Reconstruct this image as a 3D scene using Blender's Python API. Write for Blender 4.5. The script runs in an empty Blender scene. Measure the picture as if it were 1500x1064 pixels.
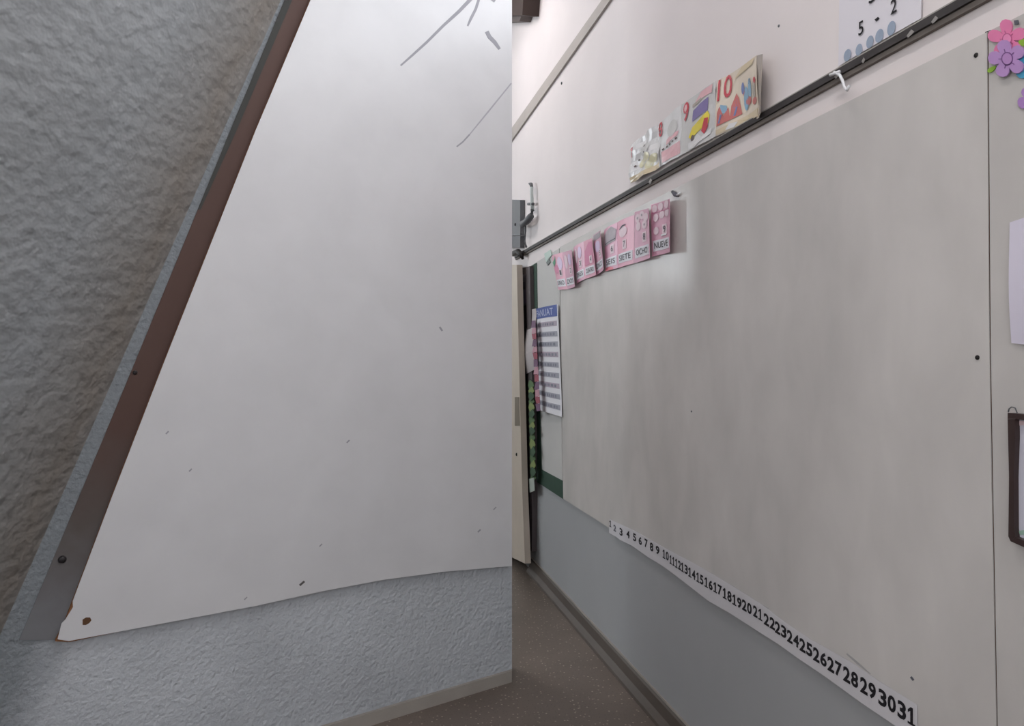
import bpy, bmesh, math, random
from mathutils import Vector, Matrix
from mathutils.geometry import tessellate_polygon
random.seed(7)
scene = bpy.context.scene
COL = scene.collection

# ------------------------------------------------------------------ camera
H = 1.30                      # eye height
FPX = 1100.0                  # focal length in pixels of the 1500 px wide frame
PITCH = math.radians(1.0)
HORIZON = 520.0
PY0 = HORIZON - FPX*math.tan(PITCH)
cam_d = bpy.data.cameras.new('camera')
cam = bpy.data.objects.new('camera', cam_d); COL.objects.link(cam)
cam_d.sensor_fit = 'HORIZONTAL'; cam_d.sensor_width = 36.0
cam_d.lens = FPX/1500.0*36.0
cam_d.shift_y = (PY0-532.0)/1500.0
cam_d.clip_start = 0.02; cam_d.clip_end = 200
cam.location = (0, 0, H); cam.rotation_euler = (math.pi/2+PITCH, 0, 0)
scene.camera = cam
EYE = Vector((0, 0, H))
FWD = Vector((0, math.cos(PITCH), math.sin(PITCH))); UPV = Vector((0, -math.sin(PITCH), math.cos(PITCH)))
def ray(x, y): return Vector((1, 0, 0))*(x-750.0) + UPV*(PY0-y) + FWD*FPX

# ------------------------------------------------------------------ world, exposure
w = bpy.data.worlds.new('sky'); scene.world = w; w.use_nodes = True
w.node_tree.nodes['Background'].inputs[0].default_value = (0.72, 0.80, 0.95, 1)
w.node_tree.nodes['Background'].inputs[1].default_value = 1.0
vs = scene.view_settings
vs.view_transform = 'Standard'; vs.look = 'None'; vs.gamma = 1.0; vs.use_curve_mapping = False
vs.exposure = 0.0
scene.display_settings.display_device = 'sRGB'

# ------------------------------------------------------------------ plan of the place (metres)
CEIL = 3.9
def ground(px, py, z=0.0):
    d = ray(px, py); return EYE + d*((z-H)/d.z)
class Wall:
    """vertical plane: o on the floor, u = unit direction (rightwards in the photo), n = towards the room"""
    def __init__(s, o, u):
        s.o = Vector((o[0], o[1], 0)); s.u = Vector((u[0], u[1], 0)).normalized()
        n = Vector((-s.u.y, s.u.x, 0))
        if (EYE-s.o).dot(n) < 0: n = -n
        s.n = n
    def at(s, a, z, off=0.0): return s.o + s.u*a + Vector((0, 0, z)) + s.n*off
    def px(s, x, y, off=0.0):
        d = ray(x, y); t = ((s.o + s.n*off - EYE).dot(s.n))/d.dot(s.n)
        return EYE + d*t
    def az(s, x, y, off=0.0):
        p = s.px(x, y, off); return ((p-s.o).dot(s.u), p.z)
dR = ray(503, HORIZON); dL = ray(2300, HORIZON)
WR = Wall(ground(945, 520+1.15*(945-503)), -Vector((dR.x, dR.y, 0)))      # long wall with the whiteboards
endL = ground(750, 997); endL.x = 0.0
WL = Wall(endL, Vector((dL.x, dL.y, 0)))                                  # partition with the pale panel

def area(name, loc, target, sx, sy, energy, col):
    l = bpy.data.lights.new(name, 'AREA'); l.shape = 'RECTANGLE'; l.size = sx; l.size_y = sy
    l.energy = energy; l.color = col
    o = bpy.data.objects.new(name, l); COL.objects.link(o)
    o.location = loc; o.rotation_euler = (Vector(target)-Vector(loc)).to_track_quat('-Z', 'Y').to_euler()
    return o
XO, YB, YF = -4.5, -3.0, 10.0       # outer wall x, back wall y, far wall y
# daylight standing in the window openings
area('daylight_back', (-1.3, YB-0.22, 2.3), (-1.3, 5, 2.3), 4.2, 2.4, 120, (0.97, 0.98, 1.0))
area('daylight_far_side', (XO-0.22, 6.6, 2.9), (0, 6.6, 2.9), 5.4, 1.4, 200, (0.88, 0.95, 1.0))
area('added_daylight_side', (XO-0.22, -1.6, 2.7), (0, -1.6, 2.7), 2.6, 1.6, 70, (1.0, 0.98, 0.97))  # shines in through the added side windows
hw = WR.at(1.05, 3.2, -0.22)
area('daylight_high', hw, hw + WR.n, 2.5, 0.8, 36, (0.92, 0.95, 1.0))

# ------------------------------------------------------------------ material helpers
def lin(c):
    return tuple((v/255.0/12.92 if v/255.0 <= 0.04045 else ((v/255.0+0.055)/1.055)**2.4) for v in c)
def M(name, col, rough=0.6, spec=0.3, metal=0.0, bump=0.0, bscale=60.0, var=0.0, vscale=4.0, coat=0.0, bdist=0.004):
    m = bpy.data.materials.new(name); m.use_nodes = True
    nt = m.node_tree; b = nt.nodes['Principled BSDF']
    c = lin(col) if max(col) > 1.0 else col
    b.inputs['Base Color'].default_value = (*c, 1)
    b.inputs['Roughness'].default_value = rough; b.inputs['Metallic'].default_value = metal
    b.inputs['Specular IOR Level'].default_value = spec
    if coat: b.inputs['Coat Weight'].default_value = coat; b.inputs['Coat Roughness'].default_value = 0.15
    tc = nt.nodes.new('ShaderNodeTexCoord')
    if var:
        nz = nt.nodes.new('ShaderNodeTexNoise'); nz.inputs['Scale'].default_value = vscale; nz.inputs['Detail'].default_value = 5
        nt.links.new(tc.outputs['Object'], nz.inputs['Vector'])
        mx = nt.nodes.new('ShaderNodeMixRGB'); mx.blend_type = 'MULTIPLY'
        mx.inputs['Color1'].default_value = (*c, 1)
        rp = nt.nodes.new('ShaderNodeValToRGB')
        rp.color_ramp.elements[0].position = 0.3; rp.color_ramp.elements[1].position = 0.7
        v = 1-var; rp.color_ramp.elements[0].color = (v, v, v, 1); rp.color_ramp.elements[1].color = (1, 1, 1, 1)
        nt.links.new(nz.outputs['Fac'], rp.inputs['Fac']); nt.links.new(rp.outputs['Color'], mx.inputs['Color2'])
        mx.inputs['Fac'].default_value = 1.0
        nt.links.new(mx.outputs['Color'], b.inputs['Base Color'])
    if bump:
        n2 = nt.nodes.new('ShaderNodeTexNoise'); n2.inputs['Scale'].default_value = bscale; n2.inputs['Detail'].default_value = 4
        nt.links.new(tc.outputs['Object'], n2.inputs['Vector'])
        bp = nt.nodes.new('ShaderNodeBump'); bp.inputs['Strength'].default_value = bump; bp.inputs['Distance'].default_value = bdist
        nt.links.new(n2.outputs['Fac'], bp.inputs['Height']); nt.links.new(bp.outputs['Normal'], b.inputs['Normal'])
    return m
class NT:
    def __init__(s, m): s.t = m.node_tree; s.b = s.t.nodes['Principled BSDF']
    def n(s, kind, **kw):
        nd = s.t.nodes.new(kind)
        for k, v in kw.items():
            if hasattr(nd, k) and not k[0].isupper(): setattr(nd, k, v)
            else: nd.inputs[k.replace('_', ' ')].default_value = v
        return nd
    def l(s, a, b): s.t.links.new(a, b)
    def ramp(s, fac, stops):
        r = s.t.nodes.new('ShaderNodeValToRGB'); cr = r.color_ramp
        while len(cr.elements) < len(stops): cr.elements.new(0.5)
        for e, (p, c) in zip(cr.elements, stops): e.position = p; e.color = (*c, 1) if len(c) == 3 else c
        s.l(fac, r.inputs['Fac']); return r.outputs['Color']
    def mix(s, fac, a, b, mode='MIX'):
        x = s.t.nodes.new('ShaderNodeMixRGB'); x.blend_type = mode
        for v, i in ((fac, 0), (a, 1), (b, 2)):
            if hasattr(v, 'is_output'): s.l(v, x.inputs[i])
            elif i == 0: x.inputs[0].default_value = v
            else: x.inputs[i].default_value = (*v, 1)
        return x.outputs['Color']

# ------------------------------------------------------------------ mesh helpers
def link(o, parent=None):
    COL.objects.link(o)
    if parent is not None:
        o.parent = parent; o.matrix_parent_inverse = Matrix.Identity(4)
    return o
def tag(o, label=None, cat=None, group=None, kind=None):
    if label: o['label'] = label
    if cat: o['category'] = cat
    if group: o['group'] = group
    if kind: o['kind'] = kind
    return o
def obj(name, verts, faces, mat, parent=None, smooth=False):
    """world-space verts; the object's origin sits at the centre of its base (parts stay relative to their thing)"""
    vs_ = [Vector(v) for v in verts]
    if parent is None:
        lo = Vector((min(v.x for v in vs_), min(v.y for v in vs_), min(v.z for v in vs_)))
        hi = Vector((max(v.x for v in vs_), max(v.y for v in vs_), max(v.z for v in vs_)))
        org = Vector(((lo.x+hi.x)/2, (lo.y+hi.y)/2, lo.z))
    else:
        p = parent; org = Vector((0, 0, 0))
        while p is not None: org += p.location; p = p.parent
    me = bpy.data.meshes.new(name)
    me.from_pydata([tuple(v-org) for v in vs_], [], faces)
    me.validate(); me.update()
    bm = bmesh.new(); bm.from_mesh(me); bmesh.ops.recalc_face_normals(bm, faces=bm.faces); bm.to_mesh(me); bm.free()
    if mat: me.materials.append(mat)
    if smooth:
        for p_ in me.polygons: p_.use_smooth = True
    o = bpy.data.objects.new(name, me)
    if parent is None: o.location = org
    return link(o, parent)
def empty(name, loc):
    o = bpy.data.objects.new(name, None); o.location = Vector(loc); o.empty_display_size = 0.05
    return link(o)
def slab(name, front, back, mat, parent=None):
    """prism between two matching outlines (may be concave)"""
    n = len(front); v = list(front)+list(back)
    tri = tessellate_polygon([[Vector(p) for p in front]])
    f = [tuple(t) for t in tri] + [tuple(n+i for i in reversed(t)) for t in tri]
    for i in range(n):
        j = (i+1) % n; f.append((i, j, n+j, n+i))
    return obj(name, v, f, mat, parent)
def wslab(name, wall, pts, t, mat, parent=None, base=0.0):
    """plate lying on a wall: outline in photo pixels measured on its front, thickness t above base"""
    fr = [wall.px(x, y, base+t) for x, y in pts]
    return slab(name, fr, [p-wall.n*t for p in fr], mat, parent)
def box(name, lo, hi, mat, parent=None):
    x0, y0, z0 = lo; x1, y1, z1 = hi
    v = [(x0,y0,z0),(x1,y0,z0),(x1,y1,z0),(x0,y1,z0),(x0,y0,z1),(x1,y0,z1),(x1,y1,z1),(x0,y1,z1)]
    return obj(name, v, [(0,3,2,1),(4,5,6,7),(0,1,5,4),(1,2,6,5),(2,3,7,6),(3,0,4,7)], mat, parent)
def wbox(name, wall, a0, a1, z0, z1, o0, o1, mat, parent=None):
    v = [wall.at(a, z, o) for z in (z0, z1) for o in (o0, o1) for a in (a0, a1)]
    return obj(name, v, [(0,1,3,2),(4,6,7,5),(0,4,5,1),(2,3,7,6),(0,2,6,4),(1,5,7,3)], mat, parent)
def tube(name, pts, r, mat, parent=None, seg=8):
    pts = [Vector(p) for p in pts]; v = []; f = []
    for i, p in enumerate(pts):
        d = (pts[min(i+1, len(pts)-1)]-pts[max(i-1, 0)]).normalized()
        a = d.cross(Vector((0.31, 0.17, 0.93))).normalized(); b = d.cross(a)
        rr = r[i] if isinstance(r, (list, tuple)) else r
        for k in range(seg):
            t = 2*math.pi*k/seg; v.append(p+a*math.cos(t)*rr+b*math.sin(t)*rr)
    for i in range(len(pts)-1):
        for k in range(seg):
            k2 = (k+1) % seg; f.append((i*seg+k, i*seg+k2, (i+1)*seg+k2, (i+1)*seg+k))
    f.append(tuple(range(seg))); f.append(tuple((len(pts)-1)*seg+k for k in range(seg)))
    return obj(name, v, f, mat, parent, smooth=True)
def screw(name, wall, x, y, off, r, mat, parent):
    """domed head lying on the wall"""
    c = wall.px(x, y, off); v = []; f = []; seg = 10
    for ri, h in ((1.0, -0.001), (0.85, 0.45), (0.45, 0.62)):
        for k in range(seg):
            t = 2*math.pi*k/seg
            v.append(c+wall.u*math.cos(t)*r*ri+Vector((0, 0, 1))*math.sin(t)*r*ri+wall.n*r*h)
    for i in range(2):
        for k in range(seg):
            k2 = (k+1) % seg; f.append((i*seg+k, i*seg+k2, (i+1)*seg+k2, (i+1)*seg+k))
    f.append(tuple(range(2*seg, 3*seg))); f.append(tuple(range(seg)))
    return obj(name, v, f, mat, parent, smooth=True)
def text2d(s, bold=0.0):
    cu = bpy.data.curves.new('lettering', 'FONT'); cu.body = s; cu.offset = bold; cu.resolution_u = 3; cu.space_character = 1.02
    o = bpy.data.objects.new('lettering', cu); COL.objects.link(o)
    dg = bpy.context.evaluated_depsgraph_get()
    me = bpy.data.meshes.new_from_object(o.evaluated_get(dg))
    V = [(v.co.x, v.co.y) for v in me.vertices]; F = [tuple(p.vertices) for p in me.polygons]
    bpy.data.objects.remove(o); bpy.data.meshes.remove(me); bpy.data.curves.remove(cu)
    x0 = min(v[0] for v in V); x1 = max(v[0] for v in V); y0 = min(v[1] for v in V); y1 = max(v[1] for v in V)
    return [((x-x0)/(x1-x0), (y-y0)/(y1-y0)) for x, y in V], F

ONE = [(0.36, 0.13), (0.36, 0.76), (0.08, 0.62), (0.08, 0.79), (0.42, 1.0), (0.68, 1.0), (0.68, 0.13), (0.96, 0.13), (0.96, 0.0), (0.06, 0.0), (0.06, 0.13)]
def digits2d(s_, bold=0.02):
    """figures side by side in equal cells; the 1 has a flag and a foot"""
    V, F = [], []; n = len(s_); cw = 1.0/n
    for i, ch in enumerate(s_):
        if ch == '1':
            v = ONE; f = [tuple(t) for t in tessellate_polygon([[Vector((x, y, 0)) for x, y in ONE]])]
        else: v, f = text2d(ch, bold)
        g = 0.05 if n > 1 else 0.0
        o = len(V); V += [((i+g+x*(1-2*g))*cw, y) for x, y in v]; F += [tuple(k+o for k in t) for t in f]
    return V, F

class Sheet:
    """sheet of paper hung on a wall: four corners in photo pixels (TL, TR, BR, BL) and a bow away from the wall"""
    def __init__(s, wall, tl, tr, br, bl, off):
        s.w = wall; s.c = [wall.az(*p, off(*q)) for p, q in ((bl, (0, 0)), (br, (1, 0)), (tr, (1, 1)), (tl, (0, 1)))]; s.off = off
    def p(s, u, v, lift=0.0):
        c = s.c; k = ((1-u)*(1-v), u*(1-v), u*v, (1-u)*v)
        a = sum(k[i]*c[i][0] for i in range(4)); z = sum(k[i]*c[i][1] for i in range(4))
        return s.w.at(a, z, s.off(u, v)+lift)
    def mesh(s, name, mat, parent, nu=10, nv=8, wob=0.0, u0=0.0, u1=1.0, v0=0.0, v1=1.0, lift=0.0, th=0.0008):
        P = []; f = []
        for side in (0, 1):
            for j in range(nv+1):
                for i in range(nu+1):
                    P.append(s.p(u0+(u1-u0)*i/nu, v0+(v1-v0)*j/nv, lift-side*th))
        st = nu+1; N = st*(nv+1)
        for j in range(nv):
            for i in range(nu):
                a = j*st+i; f.append((a, a+1, a+1+st, a+st)); f.append((N+a, N+a+st, N+a+1+st, N+a+1))
        for i in range(nu):
            f.append((i, N+i, N+i+1, i+1)); b = nv*st+i; f.append((b, b+1, N+b+1, N+b))
        for j in range(nv):
            a = j*st; f.append((a, a+st, N+a+st, N+a)); b = j*st+nu; f.append((b, N+b, N+b+st, b+st))
        return obj(name, P, f, mat, parent, smooth=False)
    def rect(s, name, mat, parent, u0, v0, u1, v1, lift=0.0012):
        return s.mesh(name, mat, parent, max(2, int(8*(u1-u0))), max(2, int(6*(v1-v0))), 0, u0, u1, v0, v1, lift, 0.0006)
    def poly(s, name, mat, parent, pts, lift=0.0016):
        """flat print that follows the bow of the sheet: each triangle of the outline cut into 16"""
        V, F = [], []; N = 4
        for t in tessellate_polygon([[Vector((u, v, 0)) for u, v in pts]]):
            a, b, c = (Vector(pts[i]) for i in t); ix = {}
            for i in range(N+1):
                for j in range(N+1-i):
                    q = a+(b-a)*(i/N)+(c-a)*(j/N); ix[i, j] = len(V); V.append(s.p(q.x, q.y, lift))
            for i in range(N):
                for j in range(N-i):
                    F.append((ix[i, j], ix[i+1, j], ix[i, j+1]))
                    if i+j < N-1: F.append((ix[i+1, j], ix[i+1, j+1], ix[i, j+1]))
        return obj(name, V, F, mat, parent)
    def ell(s, name, mat, parent, cu, cv, ru, rv, lift=0.0016, seg=14):
        return s.poly(name, mat, parent, [(cu+ru*math.cos(2*math.pi*k/seg), cv+rv*math.sin(2*math.pi*k/seg)) for k in range(seg)], lift)
    def text(s, name, mat, parent, txt, u0, v0, u1, v1, bold=0.02, lift=0.0024):
        V, F = text2d(txt, bold)
        return obj(name, [s.p(u0+(u1-u0)*x, v0+(v1-v0)*y, lift) for x, y in V], F, mat, parent)
def ribbon(name, wall, pts, width, mat, parent, off, t=0.0006):
    """pen stroke on a wall: pts in photo pixels, width in pixels"""
    L_, R_ = [], []
    for i, (x, y) in enumerate(pts):
        a = pts[max(i-1, 0)]; b = pts[min(i+1, len(pts)-1)]
        dx, dy = b[0]-a[0], b[1]-a[1]; q = math.hypot(dx, dy); w_ = (width[i] if isinstance(width, (list, tuple)) else width)/2
        L_.append((x-dy/q*w_, y+dx/q*w_)); R_.append((x+dy/q*w_, y-dx/q*w_))
    return wslab(name, wall, L_+R_[::-1], t, mat, parent, off)

# ------------------------------------------------------------------ materials
def stucco(name, base, scale, strength, dist, stain=None, shear=0.0):
    m = M(name, base, 0.8, 0.25); k = NT(m); c = lin(base)
    tc = k.n('ShaderNodeTexCoord')
    n1 = k.n('ShaderNodeTexNoise', Scale=scale, Detail=2.0, Roughness=0.45); k.l(tc.outputs['Object'], n1.inputs['Vector'])
    n2 = k.n('ShaderNodeTexVoronoi', Scale=scale*0.55, feature='SMOOTH_F1'); k.l(tc.outputs['Object'], n2.inputs['Vector'])
    ad = k.n('ShaderNodeMath', operation='MULTIPLY_ADD'); k.l(n2.outputs['Distance'], ad.inputs[0]); ad.inputs[1].default_value = 0.55
    k.l(n1.outputs['Fac'], ad.inputs[2])
    bp = k.n('ShaderNodeBump', Strength=strength, Distance=dist); k.l(ad.outputs[0], bp.inputs['Height'])
    k.l(bp.outputs['Normal'], k.b.inputs['Normal'])
    n3 = k.n('ShaderNodeTexNoise', Scale=3.0, Detail=4.0); k.l(tc.outputs['Object'], n3.inputs['Vector'])
    col = k.ramp(n3.outputs['Fac'], [(0.3, tuple(v*0.88 for v in c)), (0.7, tuple(v*1.06 for v in c))])
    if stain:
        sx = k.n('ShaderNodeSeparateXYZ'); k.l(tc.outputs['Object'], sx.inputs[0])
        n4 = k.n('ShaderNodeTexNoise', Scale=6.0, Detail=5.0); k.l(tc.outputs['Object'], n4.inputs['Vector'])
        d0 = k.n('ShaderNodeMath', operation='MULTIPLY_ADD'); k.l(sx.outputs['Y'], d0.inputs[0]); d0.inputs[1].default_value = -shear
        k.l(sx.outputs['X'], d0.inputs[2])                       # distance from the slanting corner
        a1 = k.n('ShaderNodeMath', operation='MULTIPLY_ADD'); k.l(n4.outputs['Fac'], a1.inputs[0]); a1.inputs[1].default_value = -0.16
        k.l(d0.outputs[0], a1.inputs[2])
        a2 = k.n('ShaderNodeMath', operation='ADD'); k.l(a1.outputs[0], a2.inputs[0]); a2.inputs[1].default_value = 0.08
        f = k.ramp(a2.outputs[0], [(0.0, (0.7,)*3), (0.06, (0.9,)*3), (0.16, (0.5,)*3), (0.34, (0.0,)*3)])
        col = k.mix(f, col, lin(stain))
    k.l(col, k.b.inputs['Base Color'])
    return m
m_stucco = stucco('grey_blue_stucco', (180, 184, 189), 85.0, 0.85, 0.0065)

def two_tone(name, upper, lower, zb):
    m = M(name, upper, 0.75, 0.25, bump=0.12, bscale=40, bdist=0.003); k = NT(m)
    g = k.n('ShaderNodeNewGeometry'); sx = k.n('ShaderNodeSeparateXYZ'); k.l(g.outputs['Position'], sx.inputs[0])
    mt = k.n('ShaderNodeMath', operation='GREATER_THAN'); k.l(sx.outputs['Z'], mt.inputs[0]); mt.inputs[1].default_value = zb
    nz = k.n('ShaderNodeTexNoise', Scale=2.2, Detail=4.0); k.l(g.outputs['Position'], nz.inputs['Vector'])
    va = k.ramp(nz.outputs['Fac'], [(0.3, (0.93,)*3), (0.7, (1.0,)*3)])
    c = k.mix(mt.outputs[0], lin(lower), lin(upper))
    k.l(k.mix(1.0, c, va, 'MULTIPLY'), k.b.inputs['Base Color'])
    return m
m_wall_right = two_tone('white_over_grey_paint', (226, 218, 217), (162, 163, 164), WR.az(1100, 900)[1])
m_wall_plain = M('pale_plaster', (214, 210, 206), 0.8, 0.2, bump=0.1)
m_ceiling = M('ceiling_paint', (222, 220, 216), 0.85, 0.2)

def whiteboard(name, base, smear, rough, stretch):
    m = M(name, base, rough, 0.5); k = NT(m); c = lin(base)
    tc = k.n('ShaderNodeTexCoord'); mp = k.n('ShaderNodeMapping'); mp.inputs['Scale'].default_value = stretch
    k.l(tc.outputs['Object'], mp.inputs['Vector'])
    n1 = k.n('ShaderNodeTexNoise', Scale=2.0, Detail=5.0, Roughness=0.5, Distortion=0.3); k.l(mp.outputs[0], n1.inputs['Vector'])
    n2 = k.n('ShaderNodeTexNoise', Scale=7.0, Detail=4.0, Roughness=0.5, Distortion=0.3); k.l(mp.outputs[0], n2.inputs['Vector'])
    a = k.ramp(n1.outputs['Fac'], [(0.15, (1-smear,)*3), (0.85, (1.0,)*3)])
    b = k.ramp(n2.outputs['Fac'], [(0.2, (1-smear*0.7,)*3), (0.75, (1.0,)*3)])
    k.l(k.mix(1.0, k.mix(1.0, c, a, 'MULTIPLY'), b, 'MULTIPLY'), k.b.inputs['Base Color'])
    r = k.n('ShaderNodeMapRange'); r.inputs['To Min'].default_value = rough-0.02; r.inputs['To Max'].default_value = rough+0.04
    k.l(n1.outputs['Fac'], r.inputs['Value']); k.l(r.outputs[0], k.b.inputs['Roughness'])
    return m
m_board = whiteboard('smudged_whiteboard', (214, 209, 205), 0.24, 0.22, (1.0, 1.0, 0.55))
m_panel = whiteboard('pale_laminate', (212, 212, 214), 0.10, 0.30, (1, 1, 1))
m_core = M('brown_hardboard', (128, 88, 60), 0.85, 0.15, bump=0.3, bscale=120)
m_dark_edge = M('dark_joint', (40, 38, 38), 0.9, 0.1)

def floor_mat():
    m = M('speckled_terrazzo', (112, 102, 94), 0.42, 0.4); k = NT(m)
    tc = k.n('ShaderNodeTexCoord')
    n0 = k.n('ShaderNodeTexNoise', Scale=3.0, Detail=5.0); k.l(tc.outputs['Object'], n0.inputs['Vector'])
    c0 = k.ramp(n0.outputs['Fac'], [(0.3, lin((96, 86, 78))), (0.7, lin((112, 101, 93)))])
    v1 = k.n('ShaderNodeTexVoronoi', Scale=66.0); v1.inputs['Randomness'].default_value = 1.0; k.l(tc.outputs['Object'], v1.inputs['Vector'])
    f1 = k.ramp(v1.outputs['Distance'], [(0.14, (1,)*3), (0.28, (0,)*3)])
    sx = k.n('ShaderNodeSeparateXYZ'); k.l(v1.outputs['Color'], sx.inputs[0])
    g1 = k.n('ShaderNodeMath', operation='GREATER_THAN'); k.l(sx.outputs['X'], g1.inputs[0]); g1.inputs[1].default_value = 0.55
    mm = k.n('ShaderNodeMath', operation='MULTIPLY'); k.l(f1, mm.inputs[0]); k.l(g1.outputs[0], mm.inputs[1])
    c1 = k.mix(mm.outputs[0], c0, lin((168, 158, 144)))
    v2 = k.n('ShaderNodeTexVoronoi', Scale=90.0); k.l(tc.outputs['Object'], v2.inputs['Vector'])
    f2 = k.ramp(v2.outputs['Distance'], [(0.12, (0.6,)*3), (0.3, (0,)*3)])
    c2 = k.mix(f2, c1, lin((78, 70, 64)))
    k.l(c2, k.b.inputs['Base Color']); return m
m_floor = floor_mat()
m_skirt = M('dark_skirting', (86, 77, 70), 0.5, 0.35, var=0.2, vscale=6)
m_skirt_pale = M('pale_skirting', (160, 154, 147), 0.7, 0.25, var=0.12, vscale=8)
m_paper = M('white_paper', (224, 222, 226), 0.55, 0.3)
m_ink = M('black_ink', (34, 32, 36), 0.6, 0.2)
m_ink_mid = M('grey_ink', (66, 64, 72), 0.6, 0.2)
m_ink_soft = M('faded_ink', (92, 92, 100), 0.6, 0.2)
m_metal_grey = M('grey_metal', (96, 97, 100), 0.5, 0.4)
m_pipe = M('grey_conduit', (92, 92, 95), 0.5, 0.4)
m_screw = M('dark_screw', (34, 31, 30), 0.5, 0.4, metal=0.3)
m_white_plastic = M('white_plastic', (226, 226, 228), 0.35, 0.4)

# ------------------------------------------------------------------ structure
def holed(name, wall, a0, a1, z1, t, holes, mat):
    """wall with rectangular openings, as one mesh of blocks (front face at offset 0)"""
    xs = sorted({a0, a1, *[h[0] for h in holes], *[h[1] for h in holes]}); zs = sorted({0.0, z1, *[h[2] for h in holes], *[h[3] for h in holes]})
    V, F = [], []; idx = {}
    def vid(i, j, s):
        if (i, j, s) not in idx:
            idx[(i, j, s)] = len(V); V.append(wall.at(xs[i], zs[j], -t*s))
        return idx[(i, j, s)]
    def solid(i, j):
        if not (0 <= i < len(xs)-1 and 0 <= j < len(zs)-1): return False
        a = (xs[i]+xs[i+1])/2; z = (zs[j]+zs[j+1])/2
        return not any(h[0] < a < h[1] and h[2] < z < h[3] for h in holes)
    for i in range(len(xs)-1):
        for j in range(len(zs)-1):
            if not solid(i, j): continue
            F.append((vid(i,j,0), vid(i+1,j,0), vid(i+1,j+1,0), vid(i,j+1,0)))
            F.append((vid(i,j,1), vid(i,j+1,1), vid(i+1,j+1,1), vid(i+1,j,1)))
            if not solid(i-1, j): F.append((vid(i,j,0), vid(i,j+1,0), vid(i,j+1,1), vid(i,j,1)))
            if not solid(i+1, j): F.append((vid(i+1,j,0), vid(i+1,j,1), vid(i+1,j+1,1), vid(i+1,j+1,0)))
            if not solid(i, j-1): F.append((vid(i,j,0), vid(i,j,1), vid(i+1,j,1), vid(i+1,j,0)))
            if not solid(i, j+1): F.append((vid(i,j+1,0), vid(i+1,j+1,0), vid(i+1,j+1,1), vid(i,j+1,1)))
    return tag(obj(name, V, F, mat), kind='structure')

tag(box('floor', (XO-0.2, YB-0.2, -0.12), (3.2, YF+0.2, 0.0), m_floor), kind='structure')
tag(box('ceiling', (XO-0.2, YB-0.2, CEIL), (3.2, YF+0.2, CEIL+0.12), m_ceiling), kind='structure')
aY = lambda y: (y-WR.o.y)/WR.u.y          # wall coordinate of the long wall where it crosses a given y
HW = (-0.2, 2.3, 2.80, 3.60)              # high window in the long wall, above the picture
holed('wall_right', WR, aY(YF), aY(YB), CEIL, 0.2, [HW], m_wall_right)
WO = Wall((XO, 0), (0, 1)); WB = Wall((0, YB), (1, 0)); WF = Wall((0, YF), (1, 0))
added_side_w = [(-2.85, -1.65, 1.9, 3.5), (-1.55, -0.45, 1.9, 3.5)]  # unseen side windows, added to brighten the long wall
far_w = [(3.9, 5.5, 2.2, 3.6), (5.8, 7.4, 2.2, 3.6), (7.7, 9.3, 2.2, 3.6)]
back_w = [(-3.4, -2.1, 1.1, 3.5), (-1.95, -0.65, 1.1, 3.5), (-0.5, 0.8, 1.1, 3.5)]
holed('wall_outer', WO, YB, YF, CEIL, 0.2, far_w+added_side_w, m_wall_plain)
holed('wall_back', WB, XO, 1.85, CEIL, 0.2, back_w, m_wall_plain)
holed('wall_far', WF, XO, -1.0, CEIL, 0.2, [], m_wall_plain)

m_frame = M('window_frame_paint', (206, 204, 198), 0.5, 0.3)
m_glass = bpy.data.materials.new('window_glass'); m_glass.use_nodes = True
_k = m_glass.node_tree; _k.nodes.clear()
_o = _k.nodes.new('ShaderNodeOutputMaterial'); _x = _k.nodes.new('ShaderNodeMixShader'); _t = _k.nodes.new('ShaderNodeBsdfTransparent')
_g = _k.nodes.new('ShaderNodeBsdfGlossy'); _g.inputs['Roughness'].default_value = 0.02; _x.inputs[0].default_value = 0.06
_k.links.new(_t.outputs[0], _x.inputs[1]); _k.links.new(_g.outputs[0], _x.inputs[2]); _k.links.new(_x.outputs[0], _o.inputs[0])
wn = 0
def window(wall, h, cols):
    global wn; wn += 1
    a0, a1, z0, z1 = h
    e = empty('window_%d' % wn, wall.at((a0+a1)/2, z0, -0.1)); tag(e, kind='structure')
    b = 0.05
    for (p, q, r, s) in ((a0, a1, z0, z0+b), (a0, a1, z1-b, z1), (a0, a0+b, z0+b, z1-b), (a1-b, a1, z0+b, z1-b)):
        wbox('window_frame', wall, p, q, r, s, -0.13, -0.07, m_frame, e)
    for i in range(1, cols):
        a = a0+(a1-a0)*i/cols; wbox('mullion', wall, a-0.02, a+0.02, z0+b, z1-b, -0.125, -0.075, m_frame, e)
    for i in range(cols):
        p = a0+b if i == 0 else a0+(a1-a0)*i/cols+0.02; q = a1-b if i == cols-1 else a0+(a1-a0)*(i+1)/cols-0.02
        wbox('pane', wall, p, q, z0+b, z1-b, -0.104, -0.100, m_glass, e)
for h in far_w+added_side_w: window(WO, h, 2)
for h in back_w: window(WB, h, 2)
window(WR, HW, 3)

# partition with the pale panel: its end is the upright edge in the middle of the picture
def partition():
    a1 = 0.0; a0 = -((0-XO)/WL.u.x)
    p = [WL.at(a0, 0), WL.at(a1, 0)]
    q = [Vector((XO, p[0].y+0.12, 0)), Vector((0.0, p[1].y+0.12, 0))]
    pl = [p[0], p[1], q[1], q[0]]
    V = pl + [v+Vector((0, 0, CEIL)) for v in pl]
    return tag(obj('wall_left', V, [(0,1,2,3),(4,7,6,5),(0,4,5,1),(1,5,6,2),(2,6,7,3),(3,7,4,0)], m_stucco), kind='structure')
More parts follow.
